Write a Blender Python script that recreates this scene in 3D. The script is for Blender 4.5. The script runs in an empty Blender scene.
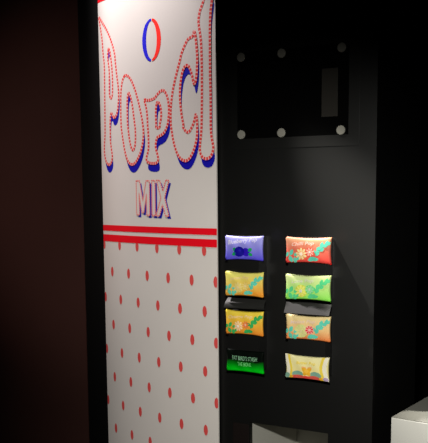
import bpy, bmesh, math, random
from mathutils import Vector, Matrix
from mathutils.geometry import delaunay_2d_cdt
random.seed(4)
SC = bpy.context.scene
COL = SC.collection

# letter outlines on the banner, in metres: (distance round the bow from its right edge, height)
G_P1 = [(0.7712, 2.476), (0.7631, 2.4504), (0.7563, 2.4251), (0.7485, 2.3966), (0.742, 2.3683), (0.7363, 2.3009), (0.727, 2.2685), (0.7306, 2.141), (0.735, 1.9978), (0.7375, 1.9496), (0.748, 1.8993), (0.7451, 1.8664), (0.7354, 1.8404), (0.7222, 1.8267), (0.7072, 1.8211), (0.6904, 1.827), (0.6779, 1.8416), (0.674, 1.863), (0.6816, 1.8885), (0.6898, 1.9321), (0.6877, 1.975), (0.6897, 1.9943), (0.6851, 2.0296), (0.6798, 2.047), (0.6697, 2.0461), (0.6631, 2.0313), (0.652, 2.0247), (0.6377, 2.0292), (0.6275, 2.0389), (0.6183, 2.0592), (0.6097, 2.1003), (0.6085, 2.128), (0.6124, 2.1631), (0.6204, 2.1988), (0.6303, 2.2555), (0.6349, 2.2984), (0.6467, 2.3268), (0.6613, 2.3527), (0.6772, 2.379), (0.6961, 2.4029), (0.7155, 2.4241), (0.7379, 2.4447), (0.7543, 2.4621)]
G_P1i = [(0.6873, 2.3268), (0.6958, 2.3071), (0.6958, 2.2831), (0.6839, 2.2346), (0.6866, 2.1786), (0.6888, 2.1329), (0.6838, 2.1161), (0.6739, 2.1095), (0.6649, 2.1163), (0.6598, 2.1334), (0.6572, 2.1892), (0.6595, 2.2314), (0.6672, 2.2791), (0.6733, 2.3069), (0.68, 2.3228)]
G_O = [(0.5555, 2.1958), (0.5702, 2.1845), (0.5801, 2.1664), (0.5878, 2.1397), (0.5917, 2.1124), (0.594, 2.057), (0.5942, 1.9872), (0.591, 1.9681), (0.5831, 1.9326), (0.5775, 1.9077), (0.5694, 1.8793), (0.56, 1.8543), (0.5478, 1.8341), (0.5317, 1.8202), (0.513, 1.8154), (0.4943, 1.8195), (0.4756, 1.8333), (0.4582, 1.8532), (0.4433, 1.8765), (0.4331, 1.9032), (0.4264, 1.9333), (0.4266, 1.9638), (0.4297, 1.9754), (0.4345, 2.0027), (0.4429, 2.0304), (0.4557, 2.0686), (0.4699, 2.1037), (0.4866, 2.1392), (0.5039, 2.1647), (0.5194, 2.1814), (0.5365, 2.1922)]
G_Oi = [(0.5303, 2.1233), (0.5387, 2.1036), (0.5421, 2.0799), (0.5427, 2.0318), (0.542, 1.9834), (0.5377, 1.9645), (0.5325, 1.933), (0.5259, 1.9083), (0.5167, 1.8857), (0.5047, 1.8733), (0.4919, 1.8858), (0.485, 1.9095), (0.4837, 1.9471), (0.4852, 1.9746), (0.4874, 1.9795), (0.4935, 2.0141), (0.4996, 2.0487), (0.507, 2.0801), (0.516, 2.1048)]
G_P2 = [(0.416, 2.0818), (0.4004, 2.0757), (0.3794, 2.0744), (0.3608, 2.0767), (0.3446, 2.0805), (0.3327, 2.0906), (0.3199, 2.0992), (0.3052, 2.1056), (0.2888, 2.1066), (0.289, 2.1047), (0.277, 2.0964), (0.2674, 2.08), (0.2618, 2.0614), (0.2584, 2.0352), (0.259, 2.0093), (0.2636, 1.9837), (0.2658, 1.9728), (0.2753, 1.9539), (0.29, 1.9364), (0.3088, 1.9277), (0.3299, 1.9229), (0.3385, 1.9168), (0.3465, 1.8919), (0.3448, 1.8751), (0.3388, 1.8615), (0.3318, 1.8445), (0.3301, 1.8277), (0.3378, 1.818), (0.3529, 1.8152), (0.3704, 1.8158), (0.3925, 1.8186), (0.408, 1.8273), (0.4099, 1.8396), (0.4027, 1.8529), (0.3931, 1.8741), (0.3919, 1.9144), (0.394, 1.9549), (0.3968, 1.9731), (0.3978, 2.0134), (0.4026, 2.0405), (0.4087, 2.0611), (0.4151, 2.0737)]
G_P2i = [(0.3335, 2.0611), (0.3405, 2.0354), (0.3414, 2.0024), (0.3391, 1.9692), (0.3425, 1.9615), (0.3288, 1.9573), (0.315, 1.9617), (0.3159, 1.9742), (0.3082, 1.9934), (0.3055, 2.0161), (0.308, 2.0393), (0.3159, 2.0563), (0.3262, 2.0624)]
G_C = [(0.1093, 2.3171), (0.1126, 2.3017), (0.1203, 2.2932), (0.1302, 2.2919), (0.1402, 2.2895), (0.1496, 2.2817), (0.1592, 2.269), (0.1689, 2.2558), (0.1778, 2.2424), (0.1845, 2.2282), (0.1887, 2.2136), (0.202, 2.1835), (0.2119, 2.1592), (0.2231, 2.1317), (0.2324, 2.1038), (0.2409, 2.0693), (0.2466, 2.0343), (0.2483, 1.9988), (0.2481, 1.9631), (0.2454, 1.9552), (0.2401, 1.9256), (0.2338, 1.8993), (0.2255, 1.8761), (0.2153, 1.8541), (0.2021, 1.836), (0.1853, 1.8237), (0.1638, 1.8178), (0.1452, 1.8242), (0.1322, 1.8379), (0.1202, 1.8553), (0.11, 1.8771), (0.1026, 1.899), (0.0987, 1.9209), (0.0983, 1.9461), (0.0981, 1.9599), (0.1004, 1.9852), (0.1046, 2.0012), (0.1083, 1.9889), (0.113, 1.9734), (0.1194, 1.96), (0.1277, 1.9479), (0.1388, 1.9339), (0.1508, 1.9289), (0.1645, 1.9367), (0.1781, 1.9529), (0.1734, 1.9583), (0.1821, 1.9909), (0.1881, 2.0233), (0.1921, 2.0587), (0.1925, 2.0874), (0.1901, 2.1157), (0.1859, 2.1375), (0.1799, 2.159), (0.1722, 2.1752), (0.1618, 2.1866), (0.1508, 2.1904), (0.1401, 2.1843), (0.1322, 2.1715), (0.1244, 2.1533), (0.1185, 2.1308), (0.1135, 2.1116), (0.1072, 2.116), (0.1026, 2.1293), (0.0979, 2.1537), (0.0958, 2.1782), (0.0937, 2.2096), (0.0962, 2.2416), (0.0995, 2.271), (0.1035, 2.3031)]
G_I = [(0.0466, 2.4508), (0.0577, 2.4216), (0.0674, 2.4024), (0.0779, 2.3832), (0.084, 2.3633), (0.0858, 2.3427), (0.0824, 2.3213), (0.0783, 2.3024), (0.0749, 2.2836), (0.0723, 2.2571), (0.0708, 2.2044), (0.0704, 2.1385), (0.0716, 2.0456), (0.0746, 1.9521), (0.0757, 1.9353), (0.0787, 1.9104), (0.0834, 1.8854), (0.0855, 1.8602), (0.0814, 1.841), (0.0702, 1.8279), (0.053, 1.8223), (0.0351, 1.8254), (0.0231, 1.8369), (0.0154, 1.8541), (0.0144, 1.8697), (0.0201, 1.8886), (0.0248, 1.9138), (0.027, 1.945), (0.0269, 1.9493), (0.0263, 2.0729), (0.0281, 2.1344), (0.0281, 2.2101), (0.0279, 2.2881), (0.0266, 2.3396), (0.0233, 2.3752), (0.0181, 2.4053), (0.0106, 2.445)]
G_M = [(0.486, 1.7451), (0.4609, 1.7454), (0.4399, 1.6597), (0.4152, 1.7445), (0.3924, 1.744), (0.3925, 1.5995), (0.4134, 1.5997), (0.4127, 1.6891), (0.4343, 1.611), (0.4486, 1.6121), (0.4663, 1.6938), (0.4657, 1.6013), (0.4865, 1.6019)]
G_I2 = [(0.3754, 1.7445), (0.3546, 1.7441), (0.3552, 1.5991), (0.3768, 1.5993)]
G_X = [(0.3434, 1.7443), (0.3225, 1.7439), (0.3037, 1.7005), (0.2843, 1.7443), (0.2651, 1.7427), (0.2929, 1.6738), (0.2677, 1.598), (0.289, 1.5977), (0.307, 1.645), (0.3282, 1.5981), (0.3499, 1.5987), (0.3165, 1.6735)]

# ------------------------------------------------------------------ materials
def lin(c):
    c = c / 255.0
    return c / 12.92 if c <= 0.04045 else ((c + 0.055) / 1.055) ** 2.4
def rgb(r, g, b, k=1.0):
    return (min(1, lin(r) * k), min(1, lin(g) * k), min(1, lin(b) * k), 1)
def mat(name, col, rough=0.6, spec=0.5, metal=0.0, noise=0.0, nscale=8.0, bump=0.0):
    m = bpy.data.materials.new(name); m.use_nodes = True
    nt = m.node_tree; b = nt.nodes['Principled BSDF']
    b.inputs['Base Color'].default_value = col
    b.inputs['Roughness'].default_value = rough
    b.inputs['Specular IOR Level'].default_value = spec
    b.inputs['Metallic'].default_value = metal
    if noise or bump:
        tc = nt.nodes.new('ShaderNodeTexCoord'); n = nt.nodes.new('ShaderNodeTexNoise')
        n.inputs['Scale'].default_value = nscale; n.inputs['Detail'].default_value = 4
        nt.links.new(tc.outputs['Object'], n.inputs['Vector'])
        if noise:
            r = nt.nodes.new('ShaderNodeValToRGB')
            r.color_ramp.elements[0].position = 0.3; r.color_ramp.elements[1].position = 0.7
            r.color_ramp.elements[0].color = tuple(c * (1 - noise) for c in col[:3]) + (1,)
            r.color_ramp.elements[1].color = tuple(min(1, c * (1 + noise)) for c in col[:3]) + (1,)
            nt.links.new(n.outputs['Fac'], r.inputs['Fac']); nt.links.new(r.outputs['Color'], b.inputs['Base Color'])
        if bump:
            bp = nt.nodes.new('ShaderNodeBump'); bp.inputs['Strength'].default_value = bump
            bp.inputs['Distance'].default_value = 0.01
            nt.links.new(n.outputs['Fac'], bp.inputs['Height']); nt.links.new(bp.outputs['Normal'], b.inputs['Normal'])
    return m
def gradmat(name, stops, h, diag=0.0, w=0.18, rough=0.5, spec=0.2):
    # printed film whose ink runs from one colour at the bottom to another at the top
    m = bpy.data.materials.new(name); m.use_nodes = True
    nt = m.node_tree; b = nt.nodes['Principled BSDF']
    b.inputs['Roughness'].default_value = rough; b.inputs['Specular IOR Level'].default_value = spec
    tc = nt.nodes.new('ShaderNodeTexCoord'); sx = nt.nodes.new('ShaderNodeSeparateXYZ')
    nt.links.new(tc.outputs['Object'], sx.inputs[0])
    a = nt.nodes.new('ShaderNodeMath'); a.operation = 'MULTIPLY_ADD'
    a.inputs[1].default_value = 1 / h; a.inputs[2].default_value = 0.5
    nt.links.new(sx.outputs['Z'], a.inputs[0])
    d = nt.nodes.new('ShaderNodeMath'); d.operation = 'MULTIPLY_ADD'
    d.inputs[1].default_value = diag / w
    nt.links.new(sx.outputs['X'], d.inputs[0]); nt.links.new(a.outputs[0], d.inputs[2])
    n = nt.nodes.new('ShaderNodeTexNoise'); n.inputs['Scale'].default_value = 30
    nt.links.new(tc.outputs['Object'], n.inputs['Vector'])
    e = nt.nodes.new('ShaderNodeMath'); e.operation = 'MULTIPLY_ADD'; e.inputs[1].default_value = 0.14
    nt.links.new(n.outputs['Fac'], e.inputs[0]); nt.links.new(d.outputs[0], e.inputs[2])
    r = nt.nodes.new('ShaderNodeValToRGB')
    for i, (p, c) in enumerate(stops):
        el = r.color_ramp.elements[i] if i < 2 else r.color_ramp.elements.new(p)
        el.position = p; el.color = c
    nt.links.new(e.outputs[0], r.inputs['Fac']); nt.links.new(r.outputs['Color'], b.inputs['Base Color'])
    return m
_mc = {}
def ink(r, g, b):
    k = (r, g, b)
    if k not in _mc:
        _mc[k] = mat('ink_%d_%d_%d' % k, rgb(r, g, b), 0.5, 0.2)
    return _mc[k]

# ------------------------------------------------------------------ mesh helpers
def link(name, bm, mats, parent=None, smooth=False):
    me = bpy.data.meshes.new(name)
    bm.to_mesh(me); bm.free()
    for m in (mats if isinstance(mats, (list, tuple)) else [mats]):
        me.materials.append(m)
    if smooth:
        me.polygons.foreach_set('use_smooth', [True] * len(me.polygons))
    o = bpy.data.objects.new(name, me); COL.objects.link(o)
    if parent: o.parent = parent
    return o
def thing(name, label, cat, loc=(0, 0, 0), rz=0, group=None):
    o = bpy.data.objects.new(name, None); COL.objects.link(o)
    o.empty_display_size = 0.1
    o.location = loc; o.rotation_euler = (0, 0, rz)
    o['label'] = label; o['category'] = cat
    if group: o['group'] = group
    return o
def box(bm, x0, x1, y0, y1, z0, z1, bev=0.0, mi=0):
    r = bmesh.ops.create_cube(bm, size=1)
    vs = r['verts']
    for v in vs:
        v.co = Vector(((x0 + x1) / 2 + v.co.x * (x1 - x0), (y0 + y1) / 2 + v.co.y * (y1 - y0), (z0 + z1) / 2 + v.co.z * (z1 - z0)))
    fs = {f for v in vs for f in v.link_faces}
    for f in fs: f.material_index = mi
    if bev:
        es = list({e for v in vs for e in v.link_edges})
        bmesh.ops.bevel(bm, geom=es, offset=bev, segments=2, affect='EDGES', profile=0.5)
def prism(bm, poly, z0, z1):
    # a plan outline (x, y) carried up from z0 to z1
    a = [bm.verts.new((x, y, z0)) for x, y in poly]
    b = [bm.verts.new((x, y, z1)) for x, y in poly]
    n = len(poly)
    bm.faces.new(a); bm.faces.new(b[::-1])
    for i in range(n):
        bm.faces.new((a[i], b[i], b[(i + 1) % n], a[(i + 1) % n]))
    bmesh.ops.recalc_face_normals(bm, faces=bm.faces[:])
def inside(p, loops):
    c = False
    for L in loops:
        j = len(L) - 1
        for i in range(len(L)):
            xi, yi = L[i]; xj, yj = L[j]
            if (yi > p[1]) != (yj > p[1]) and p[0] < (xj - xi) * (p[1] - yi) / (yj - yi) + xi:
                c = not c
            j = i
    return c
def fill(bm, loops, mapf, off, mi=0, step=0.03, aspect=1.0):
    # fill outlines (holes by even-odd) with triangles laid on a surface
    vs, es = [], []
    for L in loops:
        k = len(vs)
        vs += [Vector(p) for p in L]
        es += [(k + i, k + (i + 1) % len(L)) for i in range(len(L))]
    xs = [v.x for v in vs]; ys = [v.y for v in vs]
    x = min(xs) + step * 0.51
    while x < max(xs):
        y = min(ys) + step * aspect * 0.53
        while y < max(ys):
            if inside((x, y), loops): vs.append(Vector((x, y)))
            y += step * aspect
        x += step
    V, E_, F_, *_ = delaunay_2d_cdt(vs, es, [], 0, 1e-6)
    bv = [bm.verts.new(mapf(v.x, v.y, off)) for v in V]
    for f in F_:
        c = sum((V[i] for i in f), Vector((0, 0))) / len(f)
        if inside(c, loops):
            try:
                bm.faces.new([bv[i] for i in f]).material_index = mi
            except ValueError:
                pass
    bmesh.ops.delete(bm, geom=[v for v in bv if v.is_valid and not v.link_faces], context='VERTS')
def resample(L, step, closed=True):
    P = [Vector(p) for p in L]
    if closed: P.append(P[0])
    out = []; carry = 0.0
    for a, b in zip(P, P[1:]):
        d = (b - a).length
        t = carry
        while t < d:
            out.append(a + (b - a) * (t / d)); t += step
        carry = t - d
    return out
def smooth_loop(L, n=1):
    # round the corners of a traced outline a little
    P = [Vector(p) for p in L]
    for _ in range(n):
        Q = []
        for i in range(len(P)):
            a, b = P[i], P[(i + 1) % len(P)]
            Q += [a * .75 + b * .25, a * .25 + b * .75]
        P = Q
    return [tuple(p) for p in P]
def rope(bm, L, mapf, off, w, dash, mis):
    # a flat piping of alternating dashes along a closed outline
    P = resample(L, dash)
    n = len(P)
    pr = []
    for i in range(n):
        t = (P[(i + 1) % n] - P[i - 1]);
        if t.length < 1e-9: t = Vector((1, 0))
        t.normalize(); nn = Vector((-t.y, t.x)) * w / 2
        a, b = P[i] + nn, P[i] - nn
        pr.append((bm.verts.new(mapf(a.x, a.y, off)), bm.verts.new(mapf(b.x, b.y, off))))
    for i in range(n):
        a, b = pr[i], pr[(i + 1) % n]
        f = bm.faces.new((a[0], a[1], b[1], b[0])); f.material_index = mis[i % len(mis)]
def ellipse(cx, cy, rx, ry, n=20, rot=0.0):
    o = []
    for i in range(n):
        t = 2 * math.pi * i / n
        x, y = rx * math.cos(t), ry * math.sin(t)
        o.append((cx + x * math.cos(rot) - y * math.sin(rot), cy + x * math.sin(rot) + y * math.cos(rot)))
    return o
def facefront(bm, d):
    # make every loose print face look the way d points
    for f in bm.faces:
        f.normal_update()
        if f.normal.dot(d) < 0: f.normal_flip()
_glyphs = {}
def text_tris(body, shear=0.0, bold=0.0):
    # flat triangles of a line of type, scaled to width 1, origin at its left baseline
    cu = bpy.data.curves.new('type', 'FONT'); cu.body = body; cu.shear = shear; cu.offset = bold; cu.resolution_u = 3
    o = bpy.data.objects.new('type', cu); COL.objects.link(o)
    dg = bpy.context.evaluated_depsgraph_get(); dg.update()
    me = o.evaluated_get(dg).to_mesh()
    vs = [(v.co.x, v.co.y) for v in me.vertices]; fs = [tuple(p.vertices) for p in me.polygons]
    o.evaluated_get(dg).to_mesh_clear()
    bpy.data.objects.remove(o); bpy.data.curves.remove(cu)
    x0 = min(v[0] for v in vs); x1 = max(v[0] for v in vs); y1 = max(v[1] for v in vs)
    return [((x - x0) / (x1 - x0), y / y1) for x, y in vs], fs

# ------------------------------------------------------------------ materials of the place
M_white = mat('white_banner_sheet', (0.60, 0.56, 0.525, 1), 0.65, 0.25, noise=0.015, nscale=5)
M_red = mat('red_banner_ink', rgb(222, 0, 24), 0.6, 0.2)
M_dot = mat('brick_red_dot_ink', rgb(205, 72, 70), 0.6, 0.2)
M_rope = mat('red_piping_ink', rgb(212, 60, 58), 0.6, 0.2)
M_pale = mat('pale_pink_piping_ink', rgb(226, 178, 172), 0.6, 0.2)
M_blue = mat('blue_shadow_ink', rgb(6, 0, 158), 0.6, 0.2)
M_ringblue = mat('blue_emblem_ink', rgb(28, 20, 200), 0.6, 0.2)
M_ringred = mat('red_emblem_ink', rgb(245, 40, 30), 0.6, 0.2)
M_case = mat('black_cabinet_paint', (0.0012, 0.0012, 0.0012, 1), 0.75, 0.1)
M_panel = mat('satin_black_panel', (0.0010, 0.00095, 0.0007, 1), 0.42, 0.60, noise=0.05, nscale=3)
M_glass = mat('black_control_glass', (0.0016, 0.0016, 0.0016, 1), 0.3, 0.08)
M_bezel = mat('dark_grey_bezel', (0.0016, 0.0015, 0.0011, 1), 0.42, 0.6)
M_bolt = mat('pale_steel_bolt', (0.27, 0.26, 0.225, 1), 0.6, 0.2)
M_slot = mat('grey_slot_plate', (0.022, 0.0195, 0.016, 1), 0.6, 0.2)
M_hatch = mat('grey_white_hatch_liner', (0.43, 0.42, 0.375, 1), 0.7, 0.2)
M_jamb = mat('dark_maroon_hatch_trim', (0.007, 0.0045, 0.004, 1), 0.6, 0.1)
M_ledge = mat('grey_ledge_metal', (0.016, 0.0155, 0.014, 1), 0.40, 0.8)
M_gloss = mat('glossy_black_ledge', (0.016, 0.016, 0.015, 1), 0.35, 0.12)
M_wall = mat('dark_maroon_wall_paint', (0.042, 0.017, 0.014, 1), 0.8, 0.1, noise=0.12, nscale=1.2)
M_dark = mat('black_wall_paint', (0.002, 0.002, 0.002, 1), 0.9, 0.05, noise=0.1)
M_floor = mat('dark_concrete_floor', (0.012, 0.011, 0.011, 1), 0.8, 0.1, noise=0.2, nscale=2)
M_top = mat('shaded_plinth_top', (0.22, 0.215, 0.19, 1), 0.7, 0.1)  # plinth white greyed down: the dimmer light on its top is in the colour
M_plinth = mat('white_plinth_paint', (0.50, 0.49, 0.455, 1), 0.6, 0.25, noise=0.02, nscale=3)

# ------------------------------------------------------------------ the setting
def struct(name, bm, m):
    o = link(name, bm, m); o['kind'] = 'structure'; return o
b = bmesh.new(); box(b, -6, 6, -5, 7, -0.1, 0); struct('floor', b, M_floor)
b = bmesh.new(); box(b, -6, 6, -5, 7, 4.2, 4.3); struct('ceiling', b, M_dark)
b = bmesh.new(); box(b, -6, 0.2, 0.56, 0.7, 0, 4.2); struct('wall_left', b, M_wall)
b = bmesh.new(); box(b, -6, 6, 7, 7.1, 0, 4.2); struct('wall_back', b, M_dark)
b = bmesh.new(); box(b, 6, 6.1, -5, 7, 0, 4.2); struct('wall_right', b, M_dark)

# ------------------------------------------------------------------ the vending machine
# plan of the bowed banner: starts beside the panel and turns gently away from it
A0, KAP, X0B, Y0B = 0.16436, 0.33362, -0.337, -0.02
def plan(s):
    a = A0 + KAP * s
    return X0B - (math.sin(a) - math.sin(A0)) / KAP, Y0B - (math.cos(a) - math.cos(A0)) / KAP
def on_banner(s, z, off):
    a = A0 + KAP * s; x, y = plan(s)
    return (x - math.sin(a) * off, y - math.cos(a) * off, z)
BL, BZ0, BZ1 = 0.777, 0.42, 2.78

vm = thing('vending_machine', 'tall black snack vending machine with a bowed white banner in red and blue lettering', 'vending machine')

front = [plan(s) for s in [BL * i / 16 for i in range(17)]]
def off_plan(s, off):
    p = on_banner(s, 0, off); return (p[0], p[1])
curve_pts = [off_plan(BL * i / 16, -0.010) for i in range(17)]
foot_left = [(-0.337, 0.02)] + [(-0.337, curve_pts[0][1])] + curve_pts[1:] + [(-1.243, 0.262), (-1.25, 0.275), (-1.25, 0.55), (-0.337, 0.55)]
b = bmesh.new()
prism(b, foot_left, 0.0, 2.95)
for (x0, x1, y0, y1, z0, z1) in ((-0.3365, 0.3045, 0.02, 0.55, 0.80, 2.95), (-0.3365, 0.3045, 0.02, 0.55, 0.0, 0.40), (-0.3365, -0.214, 0.02, 0.55, 0.40, 0.80),
                                 (0.143, 0.3045, 0.02, 0.55, 0.40, 0.80), (-0.214, 0.143, 0.455, 0.55, 0.40, 0.80)):
    box(b, x0, x1, y0, y1, z0, z1)
link('cabinet', b, M_case, vm)
# front panel: a slab with the hatch opening left free
b = bmesh.new()
for (x0, x1, z0, z1) in ((-0.3365, 0.3045, 0.787, 2.95), (-0.3365, -0.203, 0.42, 0.787), (0.131, 0.3045, 0.42, 0.787), (-0.3365, 0.3045, 0.06, 0.42)):
    box(b, x0, x1, 0.0, 0.02, z0, z1)
link('front_panel', b, M_panel, vm)
b = bmesh.new(); box(b, -0.3365, 0.3045, 0.012, 0.02, 0.0, 0.06); link('kick_plate', b, M_case, vm)
# delivery hatch: open box of five thin sheets
b = bmesh.new()
box(b, -0.211, -0.203, 0.02, 0.448, 0.42, 0.787)
box(b, 0.131, 0.139, 0.02, 0.448, 0.42, 0.787)
box(b, -0.203, 0.131, 0.44, 0.448, 0.42, 0.787)
box(b, -0.211, 0.139, 0.02, 0.448, 0.412, 0.42)
box(b, -0.211, 0.139, 0.02, 0.448, 0.787, 0.795)
hl = link('delivery_hatch', b, M_hatch, vm)
b = bmesh.new(); box(b, -0.278, -0.206, -0.006, 0.0, 0.44, 0.778, 0.002); link('hatch_trim', b, M_jamb, vm)

# control plate with six bolts and a slot plate
b = bmesh.new()
for (x0, x1, z0, z1) in ((-0.281, 0.239, 1.855, 1.894), (-0.281, 0.239, 2.214, 2.25), (-0.281, -0.253, 1.894, 2.214), (0.199, 0.239, 1.894, 2.214)):
    box(b, x0, x1, -0.0015, 0.0, z0, z1)
cp = link('control_panel', b, M_bezel, vm)
b = bmesh.new(); box(b, -0.253, 0.199, -0.0015, 0.0, 1.894, 2.214); link('glass_plate', b, M_glass, cp)
for x in (-0.2355, -0.0655, 0.171):
    for z in (2.197, 1.910):
        b = bmesh.new()
        r = 0.0165
        rings = [(r, -0.0015), (r, -0.0055), (r * 0.9, -0.0068), (r * 0.5, -0.0071)]
        vr = [[b.verts.new((x + q * math.cos(t * math.pi / 12), y, z + q * math.sin(t * math.pi / 12))) for t in range(24)] for q, y in rings]
        for u, v in zip(vr, vr[1:]):
            for i in range(24): b.faces.new((u[i], u[(i + 1) % 24], v[(i + 1) % 24], v[i]))
        b.faces.new(vr[-1]); b.faces.new(vr[0][::-1])
        bmesh.ops.recalc_face_normals(b, faces=b.faces[:])
        link('bolt', b, M_bolt, cp)
b = bmesh.new(); box(b, 0.096, 0.158, -0.006, -0.0015, 1.959, 2.1285, 0.001); link('slot_plate', b, M_slot, cp)

# the banner: a thin bowed sheet with red bands and a lattice of red dots printed on it
b = bmesh.new()
NS = 40
zs = [BZ0 + (BZ1 - BZ0) * i / 30 for i in range(31)]
T = 0.006
fr = [[b.verts.new(on_banner(BL * i / NS, z, 0.0)) for z in zs] for i in range(NS + 1)]
bk = [[b.verts.new(on_banner(BL * i / NS, z, -T)) for z in zs] for i in range(NS + 1)]
for i in range(NS):
    for j in range(30):
        b.faces.new((fr[i][j], fr[i][j + 1], fr[i + 1][j + 1], fr[i + 1][j]))
        b.faces.new((bk[i][j], bk[i + 1][j], bk[i + 1][j + 1], bk[i][j + 1]))
    b.faces.new((fr[i][0], fr[i + 1][0], bk[i + 1][0], bk[i][0])); b.faces.new((fr[i][30], bk[i][30], bk[i + 1][30], fr[i + 1][30]))
for j in range(30):
    b.faces.new((fr[0][j], bk[0][j], bk[0][j + 1], fr[0][j + 1])); b.faces.new((fr[NS][j], fr[NS][j + 1], bk[NS][j + 1], bk[NS][j]))
bmesh.ops.recalc_face_normals(b, faces=b.faces[:])
def band(z0, z1):
    n = 40; L = [(BL * i / n, z0) for i in range(n + 1)] + [(BL * i / n, z1) for i in range(n, -1, -1)]
    v0 = [b.verts.new(on_banner(BL * i / n, z0, 0.0003)) for i in range(n + 1)]; v1 = [b.verts.new(on_banner(BL * i / n, z1, 0.0003)) for i in range(n + 1)]
    for i in range(n): b.faces.new((v0[i], v1[i], v1[i + 1], v0[i + 1])).material_index = 1
band(1.5255, 1.552); band(1.4775, 1.509); band(2.536, 2.565)
for k in range(9):
    z = 1.4635 - 0.1224 * k
    for i in range(7):
        s = max((0.068 if k % 2 == 0 else -0.002) + 0.1405 * i, 0.008)
        L = [(min(max(p[0], 0.0005), BL - 0.0005), min(p[1], 1.4772)) for p in ellipse(s, z, 0.0118, 0.0225, 16)]
        if s < -0.011 or s > BL + 0.011: continue
        vv = [b.verts.new(on_banner(p[0], p[1], 0.0002)) for p in L]
        b.faces.new(vv).material_index = 2
ban = link('banner', b, [M_white, M_red, M_dot], vm)
OUTW = Vector((0.2, -1, 0))

def letter(outer, inner=None, dx=-0.010, dz=-0.035, w=0.012, dash=0.0048, name='letter', rnd=1, pale=1):
    b = bmesh.new()
    o = smooth_loop(outer, rnd); loops = [o] + ([smooth_loop(inner, rnd)] if inner else [])
    sh = [[(max(x + dx, 0.001), z + dz) for x, z in L] for L in loops]
    fill(b, sh, on_banner, 0.0002, 0, 0.02)
    fill(b, loops, on_banner, 0.0004, 1, 0.02)
    for L in loops: rope(b, L, on_banner, 0.0006, w, dash, (2, 2, 3) if pale else (2, 3))
    facefront(b, OUTW)
    return link(name, b, [M_blue, M_white, M_rope, M_pale], ban)
letter(G_P1, G_P1i, dx=-0.007); letter(G_O, G_Oi); letter(G_P2, G_P2i); letter(G_C); letter(G_I, dx=-0.008)
for L in (G_M, G_I2, G_X): letter(L, None, -0.0125, -0.011, 0.0065, 0.005, rnd=0, pale=0)
# two-tone ring emblem: blue crescent and red crescent
b = bmesh.new()
EC, EZ, RX, RZ = 0.3622, 2.3140, 0.0610, 0.0850
def crescent(a0, a1, mi):
    n = 24; o1, o2 = [], []
    for i in range(n + 1):
        t = math.radians(a0 + (a1 - a0) * i / n); k = abs(math.cos(t))
        o1.append((EC + RX * math.cos(t), EZ + RZ * math.sin(t)))
        o2.append((EC + (RX - 0.026) * math.cos(t), EZ + (RZ - 0.009 - 0.002 * k) * math.sin(t)))
    fill(b, [o1 + o2[::-1]], on_banner, 0.0003, mi, 0.02)
crescent(-85, 91, 0); crescent(96, 267, 1)
facefront(b, OUTW)
link('emblem', b, [M_ringblue, M_ringred], ban)

# ledges between the second and third shelf rows, and the holders the packs hang on
def ledge(x0, x1, zt, zb, m, twist):
    # a thin lip tilted up towards the light, carried by a black bracket
    b = bmesh.new(); n = 16; rows = []
    for i in range(n + 1):
        t = i / n; x = x0 + (x1 - x0) * t
        outer = []
        for j in range(9):
            q = j / 8
            y = (-0.050 if twist else -0.074) - (0.030 * math.sin(q * math.pi / 2) if twist else 0.022 * q) + twist * 0.020 * (t - 0.2) * (q - 0.35)
            outer.append((y, zt + (zb - zt) * q))
        prof = outer + [(y + 0.004, z - 0.001) for y, z in outer[::-1]]
        rows.append([b.verts.new((x, y, z)) for y, z in prof])
    for a, c in zip(rows, rows[1:]):
        for j in range(len(a)): b.faces.new((a[j], a[(j + 1) % len(a)], c[(j + 1) % len(a)], c[j]))
    b.faces.new(rows[0]); b.faces.new(rows[-1][::-1])
    bmesh.ops.recalc_face_normals(b, faces=b.faces[:])
    o = link('ledge', b, m, vm)
    b = bmesh.new(); box(b, x0 + 0.03, x1 - 0.03, -0.058 if twist else -0.078, 0.0, zb + 0.014, zb + 0.022); link('ledge_bracket', b, M_case, o)
ledge(-0.272, -0.104, 1.288, 1.252, M_gloss, 1.0)
ledge(-0.009, 0.170, 1.289, 1.251, M_ledge, 0.0)

# black racks behind the packs: two blocks in each column
for (x0, x1) in ((-0.262, -0.128), (-0.006, 0.144)):
    for (z0, z1) in ((1.302, 1.527), (1.012, 1.238)):
        b = bmesh.new(); box(b, x0, x1, -0.0655, 0.0, z0, z1); link('pack_rack', b, M_panel, vm)

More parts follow.
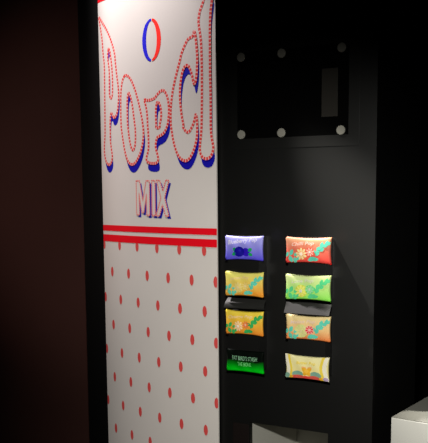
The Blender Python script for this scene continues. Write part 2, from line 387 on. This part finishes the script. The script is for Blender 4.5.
# ------------------------------------------------------------------ the snack packs
PY_EDGE = -0.07
def pack(key, xl, xr, zt, zb, label, mats, draw, dip=0.10, skew=0.0):
    cx, cz = (xl + xr) / 2, (zt + zb) / 2; W, H = xr - xl, zt - zb
    root = thing('snack_pack', label, 'snack pack', (cx, PY_EDGE, cz), 0, 'snack packs on the black panel')
    FB, BB = 0.0075, 0.003
    def pt(u, v, off=0.0):
        x = W / 2 * u * (1 - 0.045 * (1 - v * v)); z = H / 2 * v * (1 - dip * (1 - u * u)) + skew * u
        t = max(0, 1 - u * u) ** 0.4 * max(0, 1 - v * v) ** 0.4
        wr = 0.0012 * math.sin(9 * u + 3 * v + len(label)) * t
        return (x, -(FB * t + wr) - off, z)
    b = bmesh.new(); NU, NV = 26, 16
    g = [[b.verts.new(pt(-1 + 2 * i / NU, -1 + 2 * j / NV)) for j in range(NV + 1)] for i in range(NU + 1)]
    h = [[None] * (NV + 1) for i in range(NU + 1)]
    for i in range(NU + 1):
        for j in range(NV + 1):
            if i in (0, NU) or j in (0, NV): h[i][j] = g[i][j]
            else:
                p = pt(-1 + 2 * i / NU, -1 + 2 * j / NV); h[i][j] = b.verts.new((p[0], -p[1] * BB / FB, p[2]))
    for i in range(NU):
        for j in range(NV):
            b.faces.new((g[i][j], g[i + 1][j], g[i + 1][j + 1], g[i][j + 1]))
            b.faces.new((h[i][j], h[i][j + 1], h[i + 1][j + 1], h[i + 1][j]))
    bmesh.ops.recalc_face_normals(b, faces=b.faces[:])
    link('bag', b, mats, root, smooth=True)
    def art(name, shapes):
        # shapes: list of (outline loops, ink) printed on the bag's face, each a little above the one before
        b = bmesh.new(); ms = []
        for k, (loops, m) in enumerate(shapes):
            if m not in ms: ms.append(m)
            loops = [[(max(-0.985, min(0.985, x)), max(-0.97, min(0.97, y))) for x, y in L] for L in loops]
            fill(b, loops, pt, 0.0006 + 0.00025 * k, ms.index(m), 0.09)
        facefront(b, Vector((0, -1, 0)))
        return link(name, b, ms, root, smooth=True)
    def words(body, u0, v0, u1, v1, hgt, m, arc=0.0, shear=0.2, bold=0.02):
        V, Fs = text_tris(body, shear, bold)
        b = bmesh.new(); bv = []
        for x, y in V:
            u = u0 + (u1 - u0) * x; v = v0 + (v1 - v0) * x + arc * math.sin(math.pi * x) + hgt * y
            bv.append(b.verts.new(pt(u, min(0.97, v), 0.0016)))
        for f in Fs:
            try: b.faces.new([bv[i] for i in f])
            except ValueError: pass
        facefront(b, Vector((0, -1, 0)))
        return link('title_lettering', b, m, root)
    draw(art, words, W / H)
    return root
def slice_(u, v, r, A, petal, n=8, core=None, disc=None):
    S = []
    if disc: S.append(([ellipse(u, v, r * 1.05, r * A * 1.05, 22)], disc))
    for k in range(n):
        a = 2 * math.pi * (k + 0.3) / n
        L = []
        for p, q in ((0.16, 0), (0.6, 0.19), (0.95, 0.15), (1.0, 0), (0.95, -0.15), (0.6, -0.19)):
            x = r * (p * math.cos(a) - q * math.sin(a)); y = r * (p * math.sin(a) + q * math.cos(a))
            L.append((u + x, v + A * y))
        S.append(([L], petal))
    if core: S.append(([ellipse(u, v, r * 0.28, r * 0.28 * A, 12)], core))
    return S
def leaf(u, v, l, w, deg, A, m):
    a = math.radians(deg); L = []
    for p, q in ((0, 0), (0.25, 0.75), (0.55, 1), (0.85, 0.55), (1, 0), (0.8, -0.6), (0.5, -1), (0.22, -0.7)):
        x, y = l * p, w * q / 2
        L.append((u + x * math.cos(a) - y * math.sin(a), v + A * (x * math.sin(a) + y * math.cos(a))))
    return ([L], m)
def sprigs(A, m):
    S = []
    for u, v, l, w, d in ((0.36, -0.42, .26, .13, 60), (0.38, -0.18, .20, .12, 150), (0.44, -0.14, .24, .13, 75), (0.50, 0.02, .22, .12, 20), (0.60, 0.16, .26, .13, 80),
                          (0.60, 0.14, .18, .11, 165), (0.68, 0.30, .22, .12, 30), (0.80, 0.30, .24, .12, 75), (0.86, 0.45, .16, .10, 40),
                          (-0.90, -0.12, .20, .11, 250), (-0.82, -0.42, .26, .13, 60), (-0.84, -0.42, .28, .13, 300), (-0.60, -0.52, .26, .12, 285), (-0.62, -0.45, .18, .10, 40), (-0.48, -0.80, .16, .10, 60),
                          (0.00, -0.82, .30, .14, 25), (0.14, -0.62, .26, .14, 350), (0.26, -0.72, .20, .10, 10)):
        S.append(leaf(u, v, l * 1.15, w * 1.45, d, A, m))
    return S
def fruit_pack(word, ink_t, leafm, petal1, core1, disc1, petal2, core2, disc2, r1=.26, r2=.19, ttl=(-0.72, 0.30, 0.28, 0.48)):
    def draw(art, words, A):
        sp = sprigs(A, leafm)
        for k in (sp[:9], sp[9:15], sp[15:]): art('leaf_print', k)
        art('fruit_print', slice_(-0.28, -0.28, r1, A, petal1, 9, core1, disc1) + slice_(0.12, -0.12, r2, A, petal2, 8, core2, disc2))
        words(word, *ttl, 0.26, ink_t, 0.05)
    return draw

def draw_blue(A_=None):
    def draw(art, words, A):
        gl = ink(20, 150, 80)
        art('leaf_print', [leaf(-0.40, -0.26, .22, .20, 130, A, gl), leaf(-0.40, -0.40, .24, .18, 205, A, gl)])
        art('leaf_print', [leaf(0.26, -0.26, .24, .20, 40, A, gl), leaf(0.26, -0.42, .24, .18, 335, A, gl)])
        art('berry_print', [([ellipse(0.13, -0.32, .21, .36, 22)], ink(44, 16, 176)), ([ellipse(-0.22, -0.30, .27, .44, 24)], ink(16, 6, 140)), ([ellipse(-0.19, -0.2, .07, .10, 10)], ink(30, 20, 165))])
        words('Blueberry Pop', -0.84, 0.28, 0.70, 0.60, 0.34, ink(214, 210, 228), 0.06)
    return draw
def draw_fat(art, words, A):
    words("FAT BIRD'S STASH", -0.66, 0.10, 0.68, 0.10, 0.40, ink(120, 168, 132), 0.0, 0.0, 0.01)
    words('THE BONE', -0.36, -0.42, 0.36, -0.42, 0.34, ink(110, 205, 120), 0.0, 0.0, 0.01)
def draw_bow(art, words, A):
    wv = ink(224, 218, 196); yl = ink(222, 196, 70); rd = ink(206, 84, 70); tl = ink(120, 160, 140); gd = ink(226, 168, 40); vi = ink(170, 150, 180)
    n = 14
    def wave(u0, u1, ph):
        return [[(u0 + 0.05 * math.sin(ph + 5 * i / n), -0.96 + 1.92 * i / n) for i in range(n + 1)] + [(u1 + 0.05 * math.sin(ph + 5 * i / n), -0.96 + 1.92 * i / n) for i in range(n, -1, -1)]]
    art('side_stripe_print', [(wave(-0.96, -0.80, 0), wv), (wave(-0.80, -0.70, 0), yl)])
    art('side_stripe_print', [(wave(0.78, 0.96, 2), wv), (wave(0.66, 0.78, 2), yl)])
    S = [([ellipse(-0.40, -0.62, .26, .30, 16)], tl), ([ellipse(0.42, -0.58, .26, .30, 16)], tl), ([ellipse(-0.88, -0.75, .12, .22, 12)], tl), ([ellipse(0.86, -0.82, .12, .16, 12)], vi),
         ([ellipse(-0.40, -0.86, .30, .18, 18)], rd), ([ellipse(0.34, -0.88, .30, .22, 18)], rd), ([ellipse(0.0, -0.86, .16, .14, 14)], ink(226, 70, 60)),
         ([ellipse(-0.68, -0.86, .08, .12, 10)], gd), ([ellipse(0.66, -0.84, .09, .14, 10)], gd)]
    art('hill_print', S)
    S = [leaf(0.02, -0.30, .30, .22, 140, A, ink(228, 170, 110)), leaf(0.02, -0.30, .30, .22, 40, A, ink(228, 170, 110)), leaf(0.02, -0.30, .26, .20, 150, A, gd), leaf(0.02, -0.30, .26, .20, 30, A, gd), leaf(0.02, -0.28, .26, .20, 235, A, gd), leaf(0.02, -0.28, .26, .20, 305, A, gd), ([ellipse(0.02, -0.30, .10, .16, 12)], ink(232, 180, 60))]
    art('bow_print', S)
    words('Butter Pop', -0.46, 0.26, 0.42, 0.30, 0.24, yl, 0.03)

H = 0.098
def gm(name, bot, top, mid=None, diag=0.0):
    st = [(0.12, rgb(*bot)), (0.95, rgb(*top))]
    if mid: st.append((mid[0], rgb(*mid[1])))
    return gradmat(name, st, H, diag)
teal = ink(92, 196, 170); white_t = ink(232, 214, 206)
pack('A1', -0.2715, -0.104, 1.530, 1.433, 'violet blue snack pack printed with two dark blueberries', gm('violet_film', (76, 66, 205), (158, 156, 226)), draw_blue())
pack('B1', -0.015, 0.1685, 1.530, 1.431, 'coral red snack pack with teal leaves, top of the wider column', gm('coral_film', (222, 62, 56), (216, 150, 114), (0.55, (216, 104, 84))),
     fruit_pack('Chilli Pop', ink(230, 192, 178), teal, ink(232, 208, 150), ink(244, 222, 200), ink(220, 110, 70), ink(238, 180, 160), ink(240, 220, 210), ink(222, 80, 70)))
pack('A2', -0.272, -0.1035, 1.394, 1.295, 'yellow snack pack with teal leaves, under the violet blueberry pack', gm('lemon_film', (226, 146, 44), (214, 206, 104), (0.5, (222, 186, 84)), -0.25),
     fruit_pack('Lemon Pop', ink(218, 194, 140), teal, ink(222, 204, 130), ink(226, 206, 150), ink(216, 192, 92), ink(222, 200, 120), ink(226, 206, 150), ink(218, 186, 88)))
pack('B2', -0.0155, 0.1685, 1.394, 1.296, 'lime green snack pack with yellow citrus slice, above the grey ledge', gm('lime_film', (136, 222, 84), (200, 214, 146)),
     fruit_pack('Lime Pop', ink(206, 204, 186), ink(84, 200, 130), ink(222, 220, 110), ink(206, 208, 186), ink(196, 206, 70), ink(150, 214, 160), ink(196, 214, 190), ink(110, 206, 120)))
pack('A3', -0.2715, -0.104, 1.246, 1.147, 'amber orange snack pack with green leaves, between a yellow pack and a black one', gm('amber_film', (224, 132, 40), (226, 198, 66), (0.5, (226, 166, 52))),
     fruit_pack('Orange Pop', ink(228, 200, 150), ink(50, 165, 85), ink(238, 206, 160), ink(242, 226, 206), None, ink(228, 112, 74), ink(240, 190, 160), None, ttl=(-0.84, 0.28, 0.46, 0.46)))
pack('B3', -0.015, 0.169, 1.2455, 1.148, 'peach snack pack with pale green melon slice, under the grey ledge', gm('peach_film', (224, 124, 64), (220, 198, 142), (0.5, (224, 182, 122))),
     fruit_pack('Melon Pop', ink(220, 194, 176), teal, ink(214, 208, 140), ink(216, 208, 150), ink(200, 208, 128), ink(214, 60, 70), ink(226, 176, 168), ink(226, 168, 150), .28, .18, ttl=(-0.78, 0.24, 0.36, 0.46)))
pack('A4', -0.269, -0.102, 1.092, 1.003, 'black snack pack with glowing green lower edge and two lines of lettering', gradmat('black_green_film', [(0.18, rgb(0, 190, 22)), (0.62, rgb(6, 10, 7)), (0.42, rgb(0, 120, 16))], 0.089, spec=0.03), draw_fat, dip=0.07)
pack('B4', -0.016, 0.1645, 1.0955, 1.0025, 'pale yellow snack pack with golden bow over red mounds', gm('cream_film', (226, 208, 130), (224, 216, 160)), draw_bow)

# ------------------------------------------------------------------ the white plinth at the right
pl = thing('display_plinth', 'white box plinth standing on the floor just right of the black machine', 'plinth', (0.395, -0.057, 0.0), math.radians(-6.0))
b = bmesh.new(); box(b, 0.0, 0.75, 0.0, 0.62, 0.06, 0.8975, 0.002); link('body', b, M_plinth, pl)
b = bmesh.new(); box(b, 0.0015, 0.7485, 0.0015, 0.6185, 0.8975, 0.90); link('top_panel', b, M_top, pl)
b = bmesh.new(); box(b, 0.02, 0.73, 0.02, 0.60, 0.0, 0.06); link('base', b, M_dark, pl)

# ------------------------------------------------------------------ lights
def spot(name, loc, target, energy, size, blend, radius, col=(1, 1, 1)):
    d = bpy.data.lights.new(name, 'SPOT'); d.energy = energy; d.spot_size = math.radians(size); d.spot_blend = blend
    d.shadow_soft_size = radius; d.color = col
    o = bpy.data.objects.new(name, d); COL.objects.link(o); o.location = loc
    o.rotation_euler = (Vector(target) - Vector(loc)).to_track_quat('-Z', 'Y').to_euler()
    return o
spot('hand_torch_light', (1.10, -2.45, 1.95), (-0.03, 0.0, 1.07), 305, 50, 1.0, 0.03, (1.0, 0.985, 0.91))
spot('banner_downlight', (-1.16, -0.005, 3.85), (-0.68, 0.06, 2.2), 980, 38, 0.75, 0.05, (1.0, 0.925, 0.925))
spot('panel_downlight', (-0.64, -0.42, 2.9), (0.47, 0.0, 1.24), 540, 17, 1.0, 0.015, (1.0, 0.97, 0.88))
spot('wall_fill_light', (-2.6, -1.6, 1.9), (-1.65, 0.6, 1.75), 80, 56, 1.0, 0.1, (1.0, 0.78, 0.70))  # added fill for the maroon wall, in place of red bounce from the room
w = bpy.data.worlds.new('world'); SC.world = w; w.use_nodes = True
w.node_tree.nodes['Background'].inputs[0].default_value = (0.0004, 0.0003, 0.0003, 1)

# ------------------------------------------------------------------ camera
cd = bpy.data.cameras.new('camera'); cam = bpy.data.objects.new('camera', cd); COL.objects.link(cam)
cam.location = (1.2012, -2.6, 1.65)
cam.rotation_euler = (math.pi / 2 - 0.116826, 0, 0.471673)
cd.sensor_fit = 'AUTO'; cd.sensor_width = 36; cd.lens = 764.4 * 36 / 443
cd.shift_x = -(267.5 - 214.0) / 443; cd.shift_y = (293 - 221.5) / 443
cd.clip_start = 0.05
SC.camera = cam
SC.view_settings.view_transform = 'Standard'; SC.view_settings.look = 'None'
SC.view_settings.gamma = 1.0; SC.view_settings.exposure = 0.0; SC.view_settings.use_curve_mapping = False
